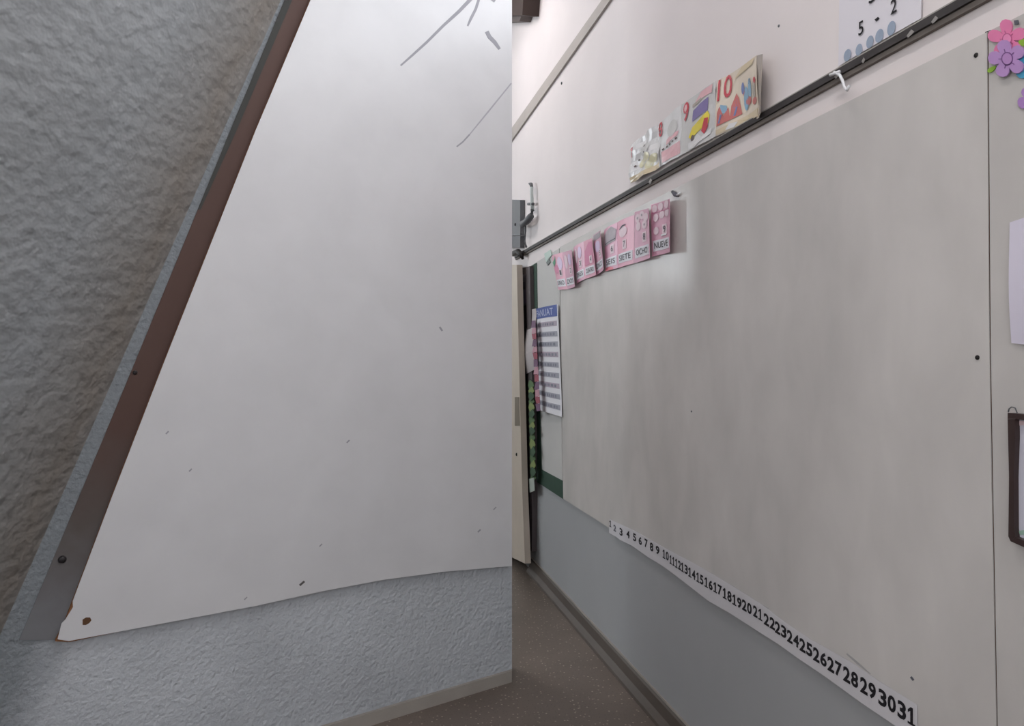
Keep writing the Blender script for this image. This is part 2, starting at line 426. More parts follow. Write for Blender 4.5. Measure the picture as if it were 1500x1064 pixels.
# leaning wall that meets the partition along a slanting corner
cA = WL.px(354, 130); cB = WL.px(164, 560)
cd = (cA-cB)/(cA.z-cB.z)
c0 = cB - cd*cB.z; c1 = cB + cd*(CEIL-cB.z)
sd = Vector((-0.27, -0.963, 0)).normalized()
def corner_shade():
    """soft shade painted into the stucco colour beside the batten, with a ragged outline"""
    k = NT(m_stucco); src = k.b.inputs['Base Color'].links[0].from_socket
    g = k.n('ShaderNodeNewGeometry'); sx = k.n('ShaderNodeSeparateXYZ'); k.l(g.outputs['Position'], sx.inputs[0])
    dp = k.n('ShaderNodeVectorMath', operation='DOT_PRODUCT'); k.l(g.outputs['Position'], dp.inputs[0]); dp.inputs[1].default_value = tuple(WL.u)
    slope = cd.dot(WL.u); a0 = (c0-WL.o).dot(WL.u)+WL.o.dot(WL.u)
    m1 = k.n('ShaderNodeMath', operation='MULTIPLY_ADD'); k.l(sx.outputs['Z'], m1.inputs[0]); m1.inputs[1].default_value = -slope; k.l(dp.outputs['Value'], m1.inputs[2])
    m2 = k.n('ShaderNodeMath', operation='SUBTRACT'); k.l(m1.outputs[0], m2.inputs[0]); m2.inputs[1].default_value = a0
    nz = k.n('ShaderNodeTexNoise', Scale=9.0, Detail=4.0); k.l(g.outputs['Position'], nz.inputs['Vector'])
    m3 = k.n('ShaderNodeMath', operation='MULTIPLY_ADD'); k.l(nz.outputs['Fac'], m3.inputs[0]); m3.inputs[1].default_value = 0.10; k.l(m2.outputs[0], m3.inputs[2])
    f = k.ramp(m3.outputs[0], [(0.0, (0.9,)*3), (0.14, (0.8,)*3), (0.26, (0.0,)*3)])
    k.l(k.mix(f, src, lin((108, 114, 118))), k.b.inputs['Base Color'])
def leaning():
    Lx = 1.7; cdir = (c1-c0)
    ax = sd; ay = (cdir-ax*cdir.dot(ax)).normalized(); az_ = ax.cross(ay).normalized()
    mw = Matrix(((ax.x, ay.x, az_.x, c0.x), (ax.y, ay.y, az_.y, c0.y), (ax.z, ay.z, az_.z, c0.z), (0, 0, 0, 1)))
    inv = mw.inverted()
    fr = [c0, c0+sd*Lx, c1+sd*Lx, c1]
    bk = [v+Vector((-0.16, 0.02, 0)) for v in fr]
    me = bpy.data.meshes.new('wall_side')
    me.from_pydata([tuple(inv @ v) for v in fr+bk], [], [(0,1,2,3),(4,7,6,5),(0,4,5,1),(1,5,6,2),(2,6,7,3),(3,7,4,0)]); me.update()
    bm = bmesh.new(); bm.from_mesh(me); bmesh.ops.recalc_face_normals(bm, faces=bm.faces); bm.to_mesh(me); bm.free()
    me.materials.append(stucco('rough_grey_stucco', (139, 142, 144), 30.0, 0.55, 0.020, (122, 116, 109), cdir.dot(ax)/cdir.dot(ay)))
    o = bpy.data.objects.new('wall_side', me); COL.objects.link(o); o.matrix_world = mw
    tag(o, kind='structure')
leaning()
corner_shade()
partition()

# unseen fluorescent ceiling lamps, added to brighten the upper walls
ADDED_LAMP_STRENGTH = 57.0
def lamps():
    m_tube = bpy.data.materials.new('added_lamp_tube'); m_tube.use_nodes = True
    b_ = m_tube.node_tree.nodes['Principled BSDF']; b_.inputs['Base Color'].default_value = (0.9, 0.9, 0.9, 1)
    b_.inputs['Emission Color'].default_value = (1.0, 0.955, 0.955, 1); b_.inputs['Emission Strength'].default_value = ADDED_LAMP_STRENGTH
    m_house = M('added_lamp_housing', (216, 216, 214), 0.4, 0.4); m_cap = M('added_lamp_cap', (150, 150, 152), 0.4, 0.4)
    for a, nd, lab in ((-1.5, 1.0, 'over the far end by the door'), (1.6, 0.95, 'over the near end of the wide whiteboard')):
        zc = 3.50; c = WR.at(a, zc, nd)
        e = empty('added_ceiling_lamp', c); tag(e, 'added unseen two-tube ceiling lamp ' + lab, 'lamp', 'added ceiling lamps')
        wbox('added_housing', WR, a-0.63, a+0.63, zc+0.03, zc+0.08, nd-0.09, nd+0.09, m_house, e)
        for q in (-0.45, 0.45): tube('added_lamp_rod', [WR.at(a+q, zc+0.08, nd), WR.at(a+q, CEIL, nd)], 0.006, m_cap, e)
        for s_ in (-0.045, 0.045):
            t_ = tube('added_tube', [WR.at(a-0.58, zc, nd+s_), WR.at(a+0.58, zc, nd+s_)], 0.013, m_tube, e)
            for q in (-0.605, 0.605): wbox('added_lamp_tube_holder', WR, a+q-0.02, a+q+0.02, zc-0.02, zc+0.03, nd+s_-0.016, nd+s_+0.016, m_cap, e)
lamps()  # added unseen ceiling lamps

# skirtings
def skirt_right():
    a0 = WR.az(779, 806)[0]; a1 = aY(YB)
    V, F = [], []
    prof = [(0.0, 0.0), (0.035, 0.0), (0.032, 0.012), (0.016, 0.035), (0.010, 0.072), (0.0, 0.080)]
    for a in (a0, a1):
        for o, z in prof: V.append(WR.at(a, z, o))
    n = len(prof)
    for i in range(n):
        j = (i+1) % n; F.append((i, j, n+j, n+i))
    F += [tuple(range(n)), tuple(range(n, 2*n))]
    tag(obj('baseboard_right', V, F, m_skirt), kind='structure')
    V2 = [WR.at(a, z, o) for a in (a0, a1) for o, z in ((0, 0.080), (0.004, 0.080), (0.004, 0.088), (0, 0.088))]
    tag(obj('trim_1', V2, [(0,1,5,4),(1,2,6,5),(2,3,7,6),(3,0,4,7),(0,1,2,3),(4,5,6,7)], m_skirt_pale), kind='structure')
skirt_right()
def skirt_left():
    a0 = WL.az(300, 1130)[0]
    pts = [WL.at(a0, 0.0, 0), WL.at(a0, 0, 0.014), None, None]
    end_f = WL.at(0, 0, 0) ; k = 0.014/WL.n.y      # run the front face on to the partition's end plane x = 0
    e = WL.at(0, 0, 0.014); e2 = e - WL.u*(e.x/WL.u.x)
    base = [WL.at(a0, 0, 0), WL.at(a0, 0, 0.014), e2, WL.at(0, 0, 0)]
    V = base + [v+Vector((0, 0, 0.045)) for v in base]
    tag(obj('baseboard_left', V, [(0,1,2,3),(4,7,6,5),(0,4,5,1),(1,5,6,2),(2,6,7,3),(3,7,4,0)], m_skirt_pale), kind='structure')
skirt_left()

# ================================================================== LEFT HALF: pale panel on the partition
def panel():
    e = empty('wall_panel', WL.px(400, 885, 0)); tag(e, 'large pale laminate panel with a chipped brown corner on grey stucco', 'panel')
    ext = lambda y: 455-0.3968*y
    edge = [(ext(-420)+10, -420), (ext(0), 0), (375, 190), (240, 532), (165, 726), (106.5, 881.5)]
    bot = [(178, 925), (375, 888), (470, 867), (560, 850), (650, 838), (750, 829.5)]
    core = edge + [(95, 912), (81, 940)] + [(102, 941)] + bot + [(750, -460)]
    face = edge + [(107, 890), (96, 908), (90, 914), (84.5, 937), (101, 939.5)] + bot + [(750, -460)]
    wslab('core', WL, core, 0.016, m_core, e, 0.004)
    wslab('face', WL, face, 0.004, m_panel, e, 0.020)
    m_hole = M('torn_hole', (96, 70, 52), 0.9, 0.1)
    wslab('screw_hole', WL, [(121, 908), (126, 905), (132, 905), (134, 909), (131, 913), (126, 916), (121, 916)], 0.0006, m_hole, e, 0.024)
    m_mark = M('grey_pen_stroke', (150, 150, 156), 0.6, 0.3); m_mark2 = M('faint_pen_stroke', (166, 165, 172), 0.6, 0.3)
    b = 0.024
    ribbon('pen_stroke', WL, [(587, 96), (604, 81), (625, 62), (650, 37), (672, 17), (694, -6)], [2.6, 3.4, 3.8, 4.2, 5, 5.5], m_mark, e, b)
    ribbon('pen_stroke', WL, [(685, 38), (690, 27), (697, 13), (703, -6)], [2.5, 4, 4, 4], m_mark, e, b)
    ribbon('pen_stroke', WL, [(713, 46), (717, 54), (725, 62), (732, 72)], [6, 6, 5.5, 4], m_mark, e, b)
    ribbon('pen_stroke', WL, [(718, -3), (725, 2)], [4, 4], m_mark, e, b)
    ribbon('pen_stroke', WL, [(669, 215), (678, 208), (688, 197)], 2.2, m_mark, e, b)
    ribbon('pen_stroke', WL, [(688, 197), (715, 164), (749, 122)], [1.6, 2.2, 1.8], m_mark2, e, b)
    ribbon('scratch', WL, [(439, 858), (446, 852)], 3, M('dark_scratch', (96, 92, 92), 0.7, 0.2), e, b)
    ribbon('scratch', WL, [(644, 479), (648, 485)], 2.6, m_mark, e, b)
    for x, y, q in ((279, 689, 2), (245, 634, 2), (702, 778, 2), (510, 647, 2), (470, 799, 1.6), (725, 745, 1.5), (360, 877, 1.6)):
        ribbon('scratch', WL, [(x-2, y+2), (x+2, y-2)], q, m_mark, e, b)
panel()
def batten():
    m = M('dark_brown_batten', (88, 64, 56), 0.6, 0.3); k = NT(m)
    g = k.n('ShaderNodeTexCoord'); sx = k.n('ShaderNodeSeparateXYZ'); k.l(g.outputs['Object'], sx.inputs[0])
    nz = k.n('ShaderNodeTexNoise', Scale=14.0, Detail=5.0); k.l(g.outputs['Object'], nz.inputs['Vector'])
    z1 = WL.px(200, 560)[2]; z0 = WL.px(70, 910)[2]
    # the colour runs from brown to grey towards the lower end
    mr = k.n('ShaderNodeMapRange'); mr.inputs['From Min'].default_value = 0.05; mr.inputs['From Max'].default_value = z1-z0+0.05
    k.l(sx.outputs['Z'], mr.inputs['Value'])
    ad = k.n('ShaderNodeMath', operation='MULTIPLY_ADD'); k.l(nz.outputs['Fac'], ad.inputs[0]); ad.inputs[1].default_value = 0.3; k.l(mr.outputs[0], ad.inputs[2])
    c = k.ramp(ad.outputs[0], [(0.15, lin((112, 113, 116))), (0.55, lin((84, 77, 74))), (1.0, lin((80, 60, 54)))])
    k.l(c, k.b.inputs['Base Color'])
    out = [(606, -420), (417, 0), (336, 195), (192, 545), (86, 800), (28, 938)]
    inn = [(96, 938), (130, 880), (260, 540), (395, 190), (475, 0), (660, -420)]
    e = empty('wooden_batten', WL.px(60, 945, 0)); tag(e, 'dark brown wooden batten along the slanting edge of the pale panel', 'batten')
    wslab('strip', WL, out+inn, 0.0035, m, e, 0.0003)
    wslab('dark_edge', WL, [(606, -420), (417, 0), (336, 195), (290, 307), (294, 307), (345, 195), (428, 0), (617, -420)], 0.0012, M('dark_batten_edge', (62, 63, 61), 0.7, 0.2), e, 0.0039)
    m_nail = M('dark_nail', (30, 26, 28), 0.5, 0.4)
    screw('nail_head', WL, 198, 546, 0.0038, 0.007, m_nail, e); screw('nail_head', WL, 91, 820, 0.0038, 0.011, m_nail, e)
batten()

# ================================================================== RIGHT HALF
# --- whiteboards
TOPK = -0.502
def boards():
    e = empty('whiteboard', WR.px(1140, 935)); tag(e, 'wide smudged whiteboard above the number strip', 'whiteboard')
    pts = [(820, 362), (1000, 520+TOPK*497), (1200, 520+TOPK*697), (1445.5, 47), (1448.5, 480), (1452, 700), (1460.5, 1143), (1200, 972), (1000, 842), (825, 731)]
    wslab('core', WR, pts, 0.008, m_core, e, 0.001)
    wslab('face', WR, pts, 0.002, m_board, e, 0.009)
    for x, y in ((1430, 81), (1432, 524)): screw('screw_head', WR, x, y, 0.011, 0.0045, m_screw, e)
    screw('screw_head', WR, 1013, 603, 0.011, 0.0035, m_ink_soft, e)
    m_smear = M('dry_marker_smear', (160, 157, 156), 0.5, 0.3)
    ribbon('marker_smear', WR, [(1092, 879), (1104, 882), (1126, 892)], [2, 3, 2], m_smear, e, 0.011)
    ribbon('marker_smear', WR, [(1240, 958), (1256, 972), (1275, 988)], [2, 3, 1], m_smear, e, 0.011)
    ribbon('marker_smear', WR, [(1334, 992), (1338, 997)], [3, 3], m_ink_soft, e, 0.011)
    e2 = empty('whiteboard', WR.px(1520, 1180)); tag(e2, 'neighbouring whiteboard at the right edge, carrying the paper flowers and dark framed sheet', 'whiteboard')
    p2 = [(1448, 46), (1620, 520+TOPK*1117), (1640, 1262), (1463, 1146), (1454.5, 700), (1451, 480)]
    wslab('core', WR, p2, 0.008, m_core, e2, 0.001); wslab('face', WR, p2, 0.002, m_board, e2, 0.009)
    # dark backing strip seen in the joint
    wslab('joint_strip', WR, [(1443, 47), (1450.5, 44), (1453.5, 480), (1466, 1146), (1458, 1143), (1446, 480)], 0.0008, m_dark_edge, e, 0.0001)
boards()

# --- rail above the boards
def rail():
    zr = WR.az(1000, 520-0.568*497)[1]
    a0 = WR.az(757, 374)[0]; a1 = aY(YB+0.3)
    e = empty('wall_rail', WR.at((a0+a1)/2, zr-0.02)); tag(e, 'dark grey rail running along the wall above the whiteboards', 'rail')
    m_dark = M('dark_grey_rail', (66, 62, 62), 0.6, 0.3, var=0.35, vscale=9); m_under = M('taupe_rail_lip', (128, 120, 114), 0.7, 0.2, var=0.2, vscale=7)
    wbox('rail_face', WR, a0, a1, zr-0.013, zr+0.003, 0, 0.016, m_dark, e)
    wbox('lower_lip', WR, a0, a1, zr-0.024, zr-0.0135, 0, 0.010, m_under, e)
    wbox('upper_lip', WR, a0, a1, zr+0.0035, zr+0.007, 0, 0.014, M('pale_rail_lip', (158, 154, 148), 0.7, 0.2), e)
    m_tape = M('old_tape', (146, 142, 138), 0.5, 0.3)
    # remains of tape and paint stuck on the rail face
    for x, w_ in ((1222, 7), (1328, 11), (1364, 10), (1262, 5), (950, 5)):
        y = 520-0.568*(x-503); y2 = 520-0.568*(x+w_-503)
        wslab('tape_scrap', WR, [(x, y+1), (x+w_*0.6, y2-2), (x+w_, y2+1), (x+w_*0.7, y2+5), (x+2, y+4)], 0.0006, m_tape, e, 0.0162)
    # white hook
    h = empty('wall_hook', WR.px(1238, 130)); tag(h, 'small white hook hanging from the dark rail', 'hook')
    P = [WR.px(1222, 106, 0.026), WR.px(1230, 110, 0.028), WR.px(1234, 118, 0.028), WR.px(1237, 128, 0.03), WR.px(1241, 132, 0.034), WR.px(1244, 126, 0.036)]
    tube('hook_wire', P, 0.0034, m_white_plastic, h)
    tube('clip', [WR.px(1216, 110, 0.027), WR.px(1230, 105, 0.027)], 0.0036, m_white_plastic, h)
    b = empty('wall_peg', WR.px(990, 287)); tag(b, 'little grey clip on the top edge of the whiteboard beside the pink cards', 'clip')
    tube('peg', [WR.px(985, 281, 0.014), WR.px(989, 285, 0.016), WR.px(993, 287, 0.014)], [0.005, 0.008, 0.005], m_ink_soft, b)
    tube('peg_tip', [WR.px(992, 286, 0.015), WR.px(996, 283, 0.018)], [0.005, 0.003], m_white_plastic, b)
rail()

# --- cable duct, box, conduit at the far upper wall
def duct():
    e = wslab('cable_duct', WR, [(700, 258), (890-3, -8), (899, -8), (700, 276)], 0.012, M('taupe_duct', (176, 168, 162), 0.6, 0.3, var=0.1, vscale=5), None, 0.0004)
    tag(e, 'taupe cable duct rising diagonally across the upper white wall', 'cable duct')
    s = screw('wall_plug', WR, 823, 122, 0.0, 0.008, m_metal_grey, None); tag(s, 'tiny grey plug in the white wall below the cable duct', 'plug')
    s = screw('wall_plug', WR, 1141, 38, 0.0, 0.004, m_metal_grey, None); tag(s, 'tiny grey plug in the white wall left of the sum sheet', 'plug')
    b = empty('ceiling_block', WR.px(745, 35)); tag(b, 'dark brown block high on the far wall at the top edge', 'beam end')
    mb = M('dark_brown_wood', (72, 58, 54), 0.6, 0.3, var=0.2)
    wslab('block', WR, [(728, -90), (772, -90), (765, 22), (728, 24)], 0.10, mb, b, 0.001)
    wslab('lower_lip', WR, [(730, 25), (764, 23), (761, 31), (730, 33)], 0.07, M('grey_brown_lip', (96, 88, 86), 0.6, 0.3), b, 0.001)
    j = empty('junction_box', WR.px(752, 366)); tag(j, 'grey metal junction box on the far wall above the door', 'junction box')
    wslab('body', WR, [(722, 292), (762, 293), (762, 345), (722, 345)], 0.03, m_metal_grey, j, 0.001)
    wslab('lower_cover', WR, [(722, 346), (762, 346), (762, 363), (722, 363)], 0.028, M('darker_grey_metal', (84, 84, 88), 0.5, 0.4), j, 0.001)
    screw('latch', WR, 755, 329, 0.031, 0.010, m_screw, j)
    tube('cable_knot', [WR.px(752, 372, 0.04), WR.px(759, 369, 0.04), WR.px(764, 374, 0.04), WR.px(766, 380, 0.03)], [0.018, 0.02, 0.016, 0.008], m_screw, j)
    c = empty('conduit', WR.px(770, 372)); tag(c, 'bent grey conduit with drooping wire beside the junction box', 'conduit')
    tube('elbow', [WR.px(765, 328, 0.030), WR.px(768, 327, 0.036), WR.px(774, 322, 0.045), WR.px(778, 316, 0.04), WR.px(780, 308, 0.03)], [0.02, 0.02, 0.022, 0.02, 0.013], m_pipe, c)
    tube('riser', [WR.px(780, 309, 0.03), WR.px(779.5, 299, 0.03), WR.px(779, 285, 0.03), WR.px(779, 274, 0.03)], 0.010, M('pale_conduit', (176, 184, 182), 0.5, 0.3), c)
    tube('clip', [WR.px(774, 299, 0.03), WR.px(781, 299, 0.03)], 0.009, m_pipe, c)
    tube('cap', [WR.px(779, 275, 0.03), WR.px(778, 270, 0.03), WR.px(775, 269, 0.03)], [0.008, 0.011, 0.005], m_pipe, c)
    tube('wire', [WR.px(770, 326, 0.03), WR.px(769.5, 340, 0.03), WR.px(768.5, 354, 0.03), WR.px(771, 362, 0.03)], 0.006, m_pipe, c)
duct()

# --- door at the far end
def door():
    e = empty('door_1', WR.px(745, 828)); tag(e, kind='structure')
    m_rec = M('dark_doorway', (62, 54, 52), 0.8, 0.2, var=0.2)
    wslab('doorway', WR, [(700, 402), (774, 391), (777, 806), (700, 757)], 0.006, m_rec, e, 0.0004)
    wslab('jamb', WR, [(770, 392), (776, 390), (781, 640), (779, 808), (776, 806), (775, 640)], 0.03, M('grey_jamb', (86, 78, 79), 0.6, 0.3), e, 0.0004)
    m_leaf = M('cream_door', (196, 184, 170), 0.5, 0.35, var=0.1)
    lf = wslab('leaf', WR, [(715, 388), (757, 388), (760, 520), (765, 720), (769, 826), (715, 800)], 0.035, m_leaf, e, 0.05)
    wslab('lock_plate', WR, [(754, 582), (760, 582), (761, 624), (754, 624)], 0.002, M('worn_brass', (128, 118, 104), 0.45, 0.4, metal=0.4), lf, 0.0855)
    screw('keyhole', WR, 757, 666, 0.0855, 0.010, m_screw, lf)
    g = empty('notice_frame', WR.px(763, 448)); tag(g, 'dim grey-violet notice hanging in the doorway', 'notice')
    wslab('backing', WR, [(757.5, 404), (771, 402), (772, 447), (758, 449)], 0.004, M('dim_grey_card', (92, 86, 92), 0.6, 0.3), g, 0.010)
    wslab('picture', WR, [(758.5, 414), (768, 413), (768.5, 424), (759, 425)], 0.001, M('dark_violet_print', (58, 50, 60), 0.6, 0.3), g, 0.0145)
    wslab('picture', WR, [(767, 425), (771, 424), (771.5, 444), (768, 445)], 0.001, M('violet_print', (118, 106, 128), 0.6, 0.3), g, 0.0145)
    wslab('backing', WR, [(758.5, 428), (766, 427), (766.5, 444), (759, 445)], 0.001, M('grey_print', (112, 108, 108), 0.6, 0.3), g, 0.0145)
door()

# --- green edged pinboard
def pinboard():
    e = empty('pinboard', WR.px(800, 715)); tag(e, 'narrow pinboard with a dark green border beside the whiteboard', 'pinboard')
    mg = M('dark_green_border', (54, 76, 64), 0.7, 0.2, var=0.15)
    wslab('pin_area', WR, [(778, 389), (819, 364), (824, 731), (786, 706)], 0.004, M('pale_board', (192, 190, 187), 0.6, 0.3, var=0.06), e, 0.0004)
    wslab('border', WR, [(777.5, 390), (786, 385), (787, 450), (793, 688), (786, 706), (781.5, 560)], 0.003, mg, e, 0.0046)
    wslab('border', WR, [(786, 706), (793, 688), (824.5, 705), (825, 731.5)], 0.003, mg, e, 0.0046)
    wslab('paper_scrap', WR, [(797, 372), (806, 366), (808, 374), (800, 384)], 0.003, M('pale_green_scrap', (190, 206, 198), 0.6, 0.2), e, 0.006)
    wslab('paper_scrap', WR, [(800, 385), (804, 377), (806, 384), (802, 389)], 0.003, M('grey_scrap', (120, 126, 124), 0.6, 0.2), e, 0.006)
pinboard()

# --- text chart and what hangs around it
def chart():
    sh = Sheet(WR, (784, 453), (817, 446), (823, 611), (788, 600), lambda u, v: 0.016+0.010*math.sin(3.0*u)*(0.4+0.6*v)+0.02*max(0, 0.12-v)**1.0)
    e = empty('wall_chart', WR.px(804, 612)); tag(e, 'white chart with blue heading and rows of grey words', 'chart')
    sh.mesh('sheet', m_paper, e, 8, 14)
    mb = M('blue_heading', (62, 82, 150), 0.5, 0.3); mr = M('grey_text_row', (160, 160, 170), 0.6, 0.3); mrp = M('rosy_text_row', (176, 164, 176), 0.6, 0.3)
    sh.rect('heading_band', mb, e, 0.02, 0.895, 0.97, 1.0)
    sh.text('heading_lettering', M('pale_heading_ink', (176, 184, 214), 0.5, 0.3), e, 'FANUAT', 0.10, 0.912, 0.84, 0.978, 0.01)
    rows = 9; m_word = M('row_ink', (132, 132, 144), 0.6, 0.2)
    for i in range(rows):
        v1 = 0.855-i*0.0945
        sh.rect('text_row', (mrp, mr, mr)[i % 3], e, 0.04, v1-0.046, 0.95, v1, 0.0014)
    # darker words printed along each row
    for i in range(rows):
        v1 = 0.855-i*0.0945
        u = 0.08
        while u < 0.86:
            q = random.uniform(0.03, 0.09)
            sh.rect('printed_word', m_word, e, u, v1-0.036, min(u+q, 0.92), v1-0.012, 0.0026); u += q+random.uniform(0.03, 0.06)
    p = Sheet(WR, (773, 455), (785, 452), (786, 540), (771, 548), lambda u, v: 0.034+0.012*math.sin(5*v))
    k = empty('hanging_paper', WR.px(778, 548)); tag(k, 'curled blank white paper tucked behind the blue-headed chart', 'paper')
    p.mesh('sheet', M('old_white_paper', (178, 170, 170), 0.6, 0.3), k, 5, 10)
    r = empty('red_streamer', WR.px(784, 604)); tag(r, 'narrow dark red paper streamer along the chart\'s left edge', 'streamer')
    mc = [M('crimson_paper', (150, 74, 88), 0.6, 0.3), M('plum_paper', (112, 82, 108), 0.6, 0.3), M('rose_paper', (186, 140, 152), 0.6, 0.3)]
    ys = [470, 481, 489, 498, 508, 517, 527, 538, 549, 560, 571, 582, 592, 603]
    for i in range(len(ys)-1):
        y0, y1 = ys[i], ys[i+1]; x = 778.5+(y0-470)*0.055; b = random.uniform(-1.2, 1.2)
        wslab('streamer_piece', WR, [(x-b, y0), (x+5.5, y0-0.5), (x+6, y1-1), (x+b, y1-0.4)], 0.002, mc[(i*7+1) % 3], r, 0.05+0.003*(i % 2))
    g = empty('leaf_garland', WR.px(779, 722)); tag(g, 'green paper leaf garland with a pale tag hanging beside the doorway', 'garland')
    gm = [M('leaf_green', (86, 112, 74), 0.6, 0.3), M('lime_leaf', (124, 138, 84), 0.6, 0.3), M('deep_leaf', (58, 84, 62), 0.6, 0.3), M('mint_leaf', (112, 132, 118), 0.6, 0.3)]
    tube('cord', [WR.px(777, 556, 0.036), WR.px(779, 620, 0.036), WR.px(781, 715, 0.036)], 0.003, gm[2], g)
    y = 558; i = 0
    while y < 700:
        cx = 777.5+(y-558)*0.022; h = random.uniform(9, 15)
        s = 1 if i % 2 else -1
        wslab('leaf', WR, [(cx-4.2, y+h*0.5), (cx-2+s, y+h*0.15), (cx+s*1.5, y-1), (cx+3, y+h*0.2), (cx+4.4, y+h*0.55), (cx+2, y+h*0.9), (cx+s, y+h+1), (cx-2.5, y+h*0.85)], 0.003, gm[(i*5+i//3) % 4], g, 0.038+0.004*(i % 3))
        y += h*0.72; i += 1
    wslab('tag', WR, [(775, 702), (782, 700), (783, 719), (776, 722)], 0.002, M('pale_tag', (168, 176, 168), 0.6, 0.3), g, 0.042)
chart()

# --- pink number-word cards
m_pink = [M('pink_card_%d' % i, c, 0.38, 0.4, var=0.06, vscale=20) for i, c in enumerate([(226, 164, 184), (220, 168, 190), (216, 160, 182)])]
m_label = M('white_word_label', (222, 220, 226), 0.45, 0.35)
m_pale_pink = M('pale_pink_print', (228, 204, 212), 0.45, 0.35); m_grey_print = M('grey_print_fill', (168, 158, 164), 0.5, 0.3)
m_deep_pink = M('deep_pink_print', (206, 124, 158), 0.45, 0.35); m_coral = M('coral_print', (226, 128, 140), 0.45, 0.35)
m_lilac = M('lilac_print', (214, 192, 220), 0.45, 0.35); m_leafy = M('green_print', (84, 150, 116), 0.5, 0.3)
def pink_cards():
    data = [  # word, TL, TR, BR, BL, lift of right edge, description
        ('UNO', (808, 375), (823.6, 370), (831, 424), (818, 425), 0.000, 'with a green and lilac picture, leftmost of the row'),
        ('DOS', (823.6, 370), (837, 366), (842, 420), (831, 424), 0.020, 'second from the left end of the row'),
        ('TRES', (840, 363), (855, 354), (857, 409), (845, 416), 0.000, 'reading TRES, third from the left end'),
        ('CUATRO', (855, 354), (867, 349), (873, 403), (857, 409), 0.014, 'reading CUATRO with a deep pink picture'),
        ('CINCO', (869, 345), (879, 337), (884, 394), (873, 404), 0.022, 'narrow and curled away, left of SEIS'),
        ('SEIS', (885, 337), (904, 326), (905, 393), (887, 398), 0.000, 'reading SEIS with a grey drawing at its top'),
        ('SIETE', (904, 326), (929, 315), (928.5, 386), (905, 393), 0.000, 'reading SIETE with a pale round picture'),
        ('OCHO', (929.5, 311), (950, 305), (952, 378), (929, 386), 0.016, 'reading OCHO with pale flowers at its top'),
        ('NUEVE', (953.5, 300), (981, 291), (981, 369), (955, 376), 0.026, 'reading NUEVE, rightmost of the row, right edge curling out'),
    ]
    for i, (wd, tl, tr, br, bl, lift, ds) in enumerate(data):
        base = 0.016+0.0015*(i % 2)
        off = lambda u, v, L=lift, b=base: b+0.006*math.sin(math.pi*u)*(0.6+0.4*v)+L*u**3
        s = Sheet(WR, tl, tr, br, bl, off)
        e = empty('word_card', WR.px((bl[0]+br[0])/2, bl[1])); tag(e, 'pink number-word card ' + ds, 'card', 'pink number-word cards')
        s.mesh('sheet', m_pink[i % 3], e, 10, 8)
        s.rect('word_label', m_label, e, 0.08, 0.085, 0.94, 0.29)
        s.text('lettering', m_ink if i in (7, 8) else m_ink_mid, e, wd, 0.16, 0.13, 0.86, 0.25, 0.0)
        s.rect('number_box', m_pale_pink, e, 0.55 if i != 6 else 0.40, 0.36, 0.80 if i != 6 else 0.62, 0.56, 0.0016)
        s.text('numeral', m_ink_soft, e, str(i+1), 0.61 if i != 6 else 0.46, 0.40, 0.74 if i != 6 else 0.56, 0.53, 0.0, 0.003)
        if i == 0:
            s.poly('leaf_print', m_leafy, e, [(0.0, 0.80), (0.30, 0.88), (0.42, 0.96), (0.34, 0.76), (0.1, 0.66)]); s.ell('flower_print', m_lilac, e, 0.72, 0.72, 0.2, 0.18); s.ell('flower_print', m_deep_pink, e, 0.35, 0.58, 0.24, 0.13)
        elif i in (1, 2):
            s.ell('shape_print', m_pale_pink, e, 0.3, 0.72, 0.16, 0.2); s.ell('shape_print', m_lilac, e, 0.66, 0.76, 0.16, 0.16)
        elif i == 3:
            s.poly('shape_print', m_deep_pink, e, [(0.08, 0.34), (0.9, 0.34), (0.94, 0.92), (0.6, 0.94), (0.3, 0.8), (0.1, 0.72)], 0.0013)
        elif i == 4:
            s.rect('top_strip', m_grey_print, e, 0.05, 0.84, 0.95, 0.98); s.ell('shape_print', m_lilac, e, 0.45, 0.66, 0.3, 0.14)
        elif i == 5:
            s.poly('drawing', m_grey_print, e, [(0.06, 0.58), (0.9, 0.62), (0.96, 0.86), (0.66, 0.97), (0.3, 0.92), (0.05, 0.86)]); s.poly('base_strip', m_coral, e, [(0.06, 0.0), (0.7, 0.0), (0.7, 0.045), (0.4, 0.08), (0.06, 0.06)])
            s.poly('drawing_line', m_ink_soft, e, [(0.1, 0.62), (0.9, 0.66), (0.9, 0.675), (0.1, 0.635)], 0.0024)
        elif i == 6:
            s.ell('shape_print', m_pale_pink, e, 0.42, 0.74, 0.25, 0.12); s.poly('drawing_line', m_ink_soft, e, [(0.22, 0.80), (0.45, 0.845), (0.62, 0.86), (0.6, 0.88), (0.4, 0.875), (0.22, 0.82)], 0.0024)
        elif i == 7:
            for cu, cv in ((0.25, 0.86), (0.55, 0.9), (0.8, 0.84), (0.3, 0.7), (0.7, 0.7)): s.ell('flower_print', m_pale_pink, e, cu, cv, 0.17, 0.085)
            for cu, cv in ((0.25, 0.86), (0.55, 0.9), (0.7, 0.7)): s.ell('flower_eye', m_grey_print, e, cu, cv, 0.05, 0.025, 0.0024)
        elif i == 8:
            for cu, cv in ((0.2, 0.9), (0.5, 0.91), (0.8, 0.92), (0.25, 0.72), (0.55, 0.75), (0.82, 0.76), (0.25, 0.47)): s.ell('shape_print', m_pale_pink, e, cu, cv, 0.13, 0.075)
            s.rect('divider', m_deep_pink, e, 0.03, 0.815, 0.97, 0.83, 0.002)
            s.rect('glossy_tape', m_white_plastic, e, 0.50, 0.345, 0.78, 0.375, 0.003)
pink_cards()

